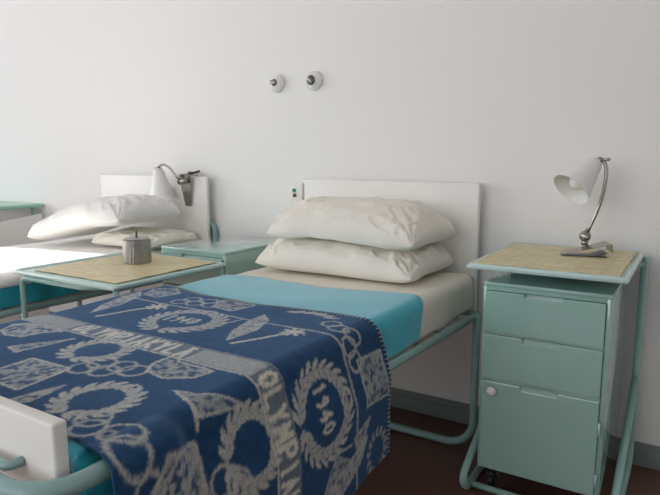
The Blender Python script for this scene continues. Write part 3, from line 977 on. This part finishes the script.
# steel pot with a rod in its lid
t = thing('steel_pot', 'small brushed steel pot with lid and thin rod on the straw mat', 'pot', (-1.880, -0.735, LZ + 0.0006))
bm = bmesh.new()
R_ = 0.054
lathe(bm, [(0, 0), (R_ - .003, 0), (R_, 0.003), (R_, 0.092), (R_ - .003, 0.094), (0, 0.094)], 40)
autosmooth(obj('pot_body', bm, 'steel', t))
bm = bmesh.new()
lathe(bm, [(R_ - .006, 0.0942), (R_ - .004, 0.0965), (R_ - .010, 0.0985), (0.010, 0.0995), (0.006, 0.1025), (0, 0.1025)], 40)
lid = autosmooth(obj('lid', bm, 'steel', t))
bm = bmesh.new(); tube(bm, [(0, 0, 0.101), (0, 0, 0.126)], 0.0042, 10)
obj('rod', bm, 'dark', lid, True)
bm = bmesh.new()
a = math.atan2(-0.84, 0.52)
for da, z0, z1 in ((0.0, 0.004, 0.091),):
    n = Vector((math.cos(a), math.sin(a), 0)); tt = Vector((-n.y, n.x, 0))
    for off in (-0.006, 0.006):
        p = n * (R_ + 0.0005) + tt * off
        tube(bm, [(p.x, p.y, z0), (p.x, p.y, z1)], 0.0016, 6)
for z in (0.025, 0.072):
    tube(bm, [n * (R_ + .001) + tt * -.008 + Vector((0, 0, z)), n * (R_ + .001) + tt * .008 + Vector((0, 0, z))], 0.0025, 6)
obj('hinge_strip', bm, 'steel', t, True)

# ------------------------------------------------------------------ clip lamps
def shade_parts(t, apex, direction, length, r0, r1):
    mm = axis_matrix(apex, direction)
    bm = bmesh.new()
    out = [(0.010, -0.012), (r0 * 0.8, -0.008), (r0, 0.004)]
    n = 8
    for k in range(1, n + 1):
        f = k / n
        out.append((r0 + (r1 - r0) * (f ** 1.08), 0.004 + (length - 0.004) * f))
    inn = [(r - 0.0022, z) for r, z in out[::-1]]
    inn[0] = (r1 - 0.002, length); inn[-1] = (0.006, -0.009)
    lathe(bm, out + inn, 40, mm)
    sh_ = autosmooth(obj('lamp_shade', bm, 'white', t), 50)
    bm = bmesh.new()
    lathe(bm, [(0.013, 0.0), (0.014, 0.004), (0.014, 0.028), (0.012, 0.032)], 20, mm)
    obj('socket', bm, 'porcelain', sh_, True)
    bm = bmesh.new()
    L0 = 0.040
    lathe(bm, [(0.011, L0)] + [(0.029 * math.sin(math.pi * (0.16 + 0.84 * k / 12)), L0 + 0.038 - 0.038 * math.cos(math.pi * (0.16 + 0.84 * k / 12))) for k in range(0, 12)] + [(0, L0 + 0.076)], 24, mm)
    obj('light_bulb', bm, 'bulb', t, True)

# lamp standing on the right overbed table
bz = TZ + 0.0005
t = thing('clip_lamp', 'white-shaded chrome clip lamp standing on the right straw mat, shade tipped down', 'lamp', (-0.315, -0.165, bz), 0, 'clip lamps')
ld = lambda x, y, z: Vector((x + 0.315, y + 0.165, z - bz))
# wedge clip: upper and lower jaw opening towards the back right
dirx = Vector((0.86, 0.50, 0)).normalized(); perp = Vector((-dirx.y, dirx.x, 0))
tip = Vector((-0.066, -0.085, 0))
bm = bmesh.new()
def plate(bm, a, b, wa, wb, th):
    d = (b - a).normalized(); sd = Vector((-d.y, d.x, 0)).normalized(); nn = d.cross(sd) * th
    q = [a - sd * wa, a + sd * wa, b + sd * wb, b - sd * wb]
    A = [bm.verts.new(p) for p in q]; B = [bm.verts.new(p + nn) for p in q]
    bm.faces.new(A); bm.faces.new(B[::-1])
    for k in range(4): bm.faces.new((A[k], B[k], B[(k + 1) % 4], A[(k + 1) % 4]))
dd = Vector((0.80, 0.30, 0)).normalized()
sd = Vector((-dd.y, dd.x, 0))
plate(bm, tip + Vector((0, 0, 0.004)), tip + dd * 0.145 + Vector((0, 0, 0.043)), 0.020, 0.044, 0.002)
plate(bm, tip + dd * 0.145 + Vector((0, 0, 0.0435)), tip + dd * 0.149 + Vector((0, 0, 0.018)), 0.044, 0.043, 0.002)
autosmooth(obj('clip_jaw', bm, 'chrome', t))
bm = bmesh.new()
plate(bm, tip + Vector((0, 0, 0.0015)), tip + dd * 0.135 + Vector((0, 0, 0.0015)), 0.018, 0.036, 0.002)
plate(bm, tip + dd * 0.10 + Vector((0, 0, 0.003)), tip + dd * 0.135 + Vector((0, 0, 0.014)), 0.034, 0.034, 0.002)
autosmooth(obj('clip_jaw', bm, 'dark', t))
ball = ld(-0.322, -0.17, 0.838)
bm = bmesh.new(); bmesh.ops.create_uvsphere(bm, u_segments=20, v_segments=12, radius=0.019, matrix=Matrix.Translation(ball))
obj('ball_joint', bm, 'chrome', t, True)
bm = bmesh.new(); tube(bm, [ball + Vector((0, 0, -0.03)), ball + Vector((0, 0, -0.012))], 0.011, 12)
tube(bm, [ball - perp * 0.026, ball + perp * 0.026], 0.006, 10)
obj('joint_bracket', bm, 'chrome', t, True)
pts = [ld(-0.321, -0.17, 0.846), ld(-0.309, -0.168, 0.872), ld(-0.295, -0.166, 0.91), ld(-0.283, -0.165, 0.95), ld(-0.275, -0.165, 0.99), ld(-0.271, -0.165, 1.03), ld(-0.271, -0.165, 1.062), ld(-0.276, -0.165, 1.082), ld(-0.288, -0.166, 1.091)]
bm = bmesh.new(); tube(bm, pts, 0.0062, 12, radii=[0.009] + [0.0062] * 8)
obj('arm', bm, 'chrome', t, True)
bm = bmesh.new()
bmesh.ops.create_uvsphere(bm, u_segments=14, v_segments=8, radius=0.011, matrix=Matrix.Translation(ld(-0.292, -0.166, 1.092)))
tube(bm, [ld(-0.30, -0.156, 1.092), ld(-0.262, -0.180, 1.094)], 0.005, 8)
obj('shade_joint', bm, 'chrome', t, True)
# seen from the bed the shade points down to the left and opens towards the room
cd = Vector((-0.46, -0.575, -0.672)).normalized()
shade_parts(t, ld(-0.306, -0.173, 1.080), cd, 0.124, 0.027, 0.066)

# lamp clipped on the left head board
t = thing('clip_lamp', 'white-shaded chrome clip lamp fixed on the left headboard, shade hanging straight down', 'lamp', (-2.25, -0.07, 1.006), 0, 'clip lamps')
lx = lambda x, y, z: Vector((x + 2.25, y + 0.07, z - 1.006))
bm = bmesh.new()
v0 = [lx(-2.298, -0.094, 1.012), lx(-2.212, -0.094, 1.024), lx(-2.236, -0.0735, 0.852), lx(-2.276, -0.0735, 0.852)]
A = [bm.verts.new(p) for p in v0]; B = [bm.verts.new(p + Vector((0, -0.002, 0))) for p in v0]
bm.faces.new(A); bm.faces.new(B[::-1])
for k in range(4): bm.faces.new((A[k], B[k], B[(k + 1) % 4], A[(k + 1) % 4]))
obj('clip_jaw', bm, 'chrome', t)
bm = bmesh.new()
v0 = [lx(-2.285, -0.036, 1.028), lx(-2.215, -0.036, 1.028), lx(-2.236, -0.042, 0.90), lx(-2.276, -0.042, 0.90)]
A = [bm.verts.new(p) for p in v0]; B = [bm.verts.new(p + Vector((0, 0.002, 0))) for p in v0]
bm.faces.new(A); bm.faces.new(B[::-1])
for k in range(4): bm.faces.new((A[k], B[k], B[(k + 1) % 4], A[(k + 1) % 4]))
obj('clip_jaw', bm, 'chrome', t)
bm = bmesh.new(); tube(bm, [lx(-2.216, -0.097, 1.017), lx(-2.214, -0.03, 1.030)], 0.006, 8)
box(bm, tuple(lx(-2.226, -0.101, 1.012)), tuple(lx(-2.206, -0.094, 1.030)), .002)
obj('clip_handle', bm, 'black', t)
bm = bmesh.new()
tube(bm, [lx(-2.285, -0.105, 0.975), lx(-2.235, -0.105, 0.983)], 0.015, 14)
tube(bm, [lx(-2.262, -0.088, 0.978), lx(-2.262, -0.105, 0.978)], 0.010, 12)
obj('ball_joint', bm, 'chrome', t, True)
pts = [lx(-2.275, -0.112, 0.984), lx(-2.295, -0.118, 1.008), lx(-2.315, -0.125, 1.036), lx(-2.335, -0.132, 1.055), lx(-2.357, -0.138, 1.064), lx(-2.376, -0.143, 1.061), lx(-2.388, -0.146, 1.050)]
bm = bmesh.new(); tube(bm, pts, 0.0062, 12)
obj('arm', bm, 'chrome', t, True)
bm = bmesh.new(); bmesh.ops.create_uvsphere(bm, u_segments=14, v_segments=8, radius=0.010, matrix=Matrix.Translation(lx(-2.390, -0.146, 1.044)))
tube(bm, [lx(-2.408, -0.152, 1.046), lx(-2.374, -0.140, 1.044)], 0.0045, 8)
obj('shade_joint', bm, 'chrome', t, True)
shade_parts(t, lx(-2.390, -0.145, 1.034), (0.03, 0.10, -1.0), 0.130, 0.028, 0.064)

# ------------------------------------------------------------------ things on the wall
def rotary(label, x, z, ang, cr):
    t = thing('rotary_switch', label, 'switch', (x, 0, z), 0, 'porcelain switches on the wall')
    mm = axis_matrix((0, 0, 0), (0, -1, 0))
    bm = bmesh.new()
    lathe(bm, [(0, 0.001), (0.041, 0.001), (0.043, 0.004), (0.042, 0.012), (0.036, 0.022), (0.026, 0.029), (0.014, 0.031), (0, 0.031)], 40, mm)
    obj('switch_base', bm, 'porcelain', t, True)
    bm = bmesh.new()
    lathe(bm, [(0, 0.0305), (cr, 0.0305), (cr + .001, 0.034), (cr * .8, 0.037), (0.007, 0.038), (0.007, 0.041), (0, 0.041)], 28, mm)
    autosmooth(obj('collar', bm, 'dark', t))
    bm = bmesh.new()
    box(bm, (-0.017, -0.052, -0.009), (0.017, -0.038, 0.009), 0.0065, 3)
    k = autosmooth(obj('turn_knob', bm, 'chrome', t))
    k.rotation_euler = (0, ang, 0)
    return t
rotary('left of two round white porcelain switches on the wall', -1.724, 1.443, 0.15, 0.015)
rotary('right of two round white porcelain switches on the wall, darker knob collar', -1.518, 1.441, 0.75, 0.021)

t = thing('call_button_plate', 'narrow white plate with green and brown buttons beside the right headboard', 'switch', (-1.613, 0, 0.855))
bm = bmesh.new(); box(bm, (-0.036, -0.022, 0), (0.036, -0.001, 0.128), 0.004, 2); autosmooth(obj('plate', bm, 'plastic', t))
bm = bmesh.new(); lathe(bm, [(0, 0), (0.009, 0), (0.009, 0.006), (0.006, 0.009), (0, 0.009)], 20, axis_matrix((-0.008, -0.0218, 0.093), (0, -1, 0)))
obj('button', bm, 'greenb', t, True)
bm = bmesh.new(); lathe(bm, [(0, 0), (0.009, 0), (0.009, 0.006), (0.006, 0.009), (0, 0.009)], 20, axis_matrix((-0.006, -0.0218, 0.070), (0, -1, 0)))
obj('button', bm, 'red', t, True)

# ------------------------------------------------------------------ table by the window at the far left
t = thing('side_table', 'green-topped side table with pale side panel at the far left by the wall', 'table', (-3.95, -0.3, 0))
ox, oy = 3.95, 0.3
bm = bmesh.new(); box(bm, (-4.32 + ox, -0.62 + oy, 0.782), (-3.612 + ox, -0.012 + oy, 0.806), 0.008, 3)
autosmooth(obj('table_top', bm, 'green', t))
for x in (-3.625, -4.29):
    bm = bmesh.new()
    a = [(-0.60 + oy, 0.001), (-0.03 + oy, 0.001), (-0.03 + oy, 0.742), (-0.60 + oy, 0.680)]
    A = [bm.verts.new((x + ox, y, z)) for y, z in a]; B = [bm.verts.new((x + 0.02 + ox, y, z)) for y, z in a]
    bm.faces.new(A); bm.faces.new(B[::-1])
    for k in range(4): bm.faces.new((A[k], B[k], B[(k + 1) % 4], A[(k + 1) % 4]))
    bevel_mod(obj('side_panel', bm, 'board', t), 0.004)
bm = bmesh.new()
for x in (-3.66, -4.25):
    for y in (-0.55, -0.06):
        tube(bm, [(x + ox, y + oy, 0.60), (x + ox, y + oy, 0.784)], 0.011, 10)
    tube(bm, [(x + ox, -0.55 + oy, 0.61), (x + ox, -0.06 + oy, 0.61)], 0.011, 10)
for y in (-0.55, -0.06):
    tube(bm, [(-4.27 + ox, y + oy, 0.61), (-3.62 + ox, y + oy, 0.61)], 0.011, 10)
obj('top_frame', bm, 'tube', t, True)
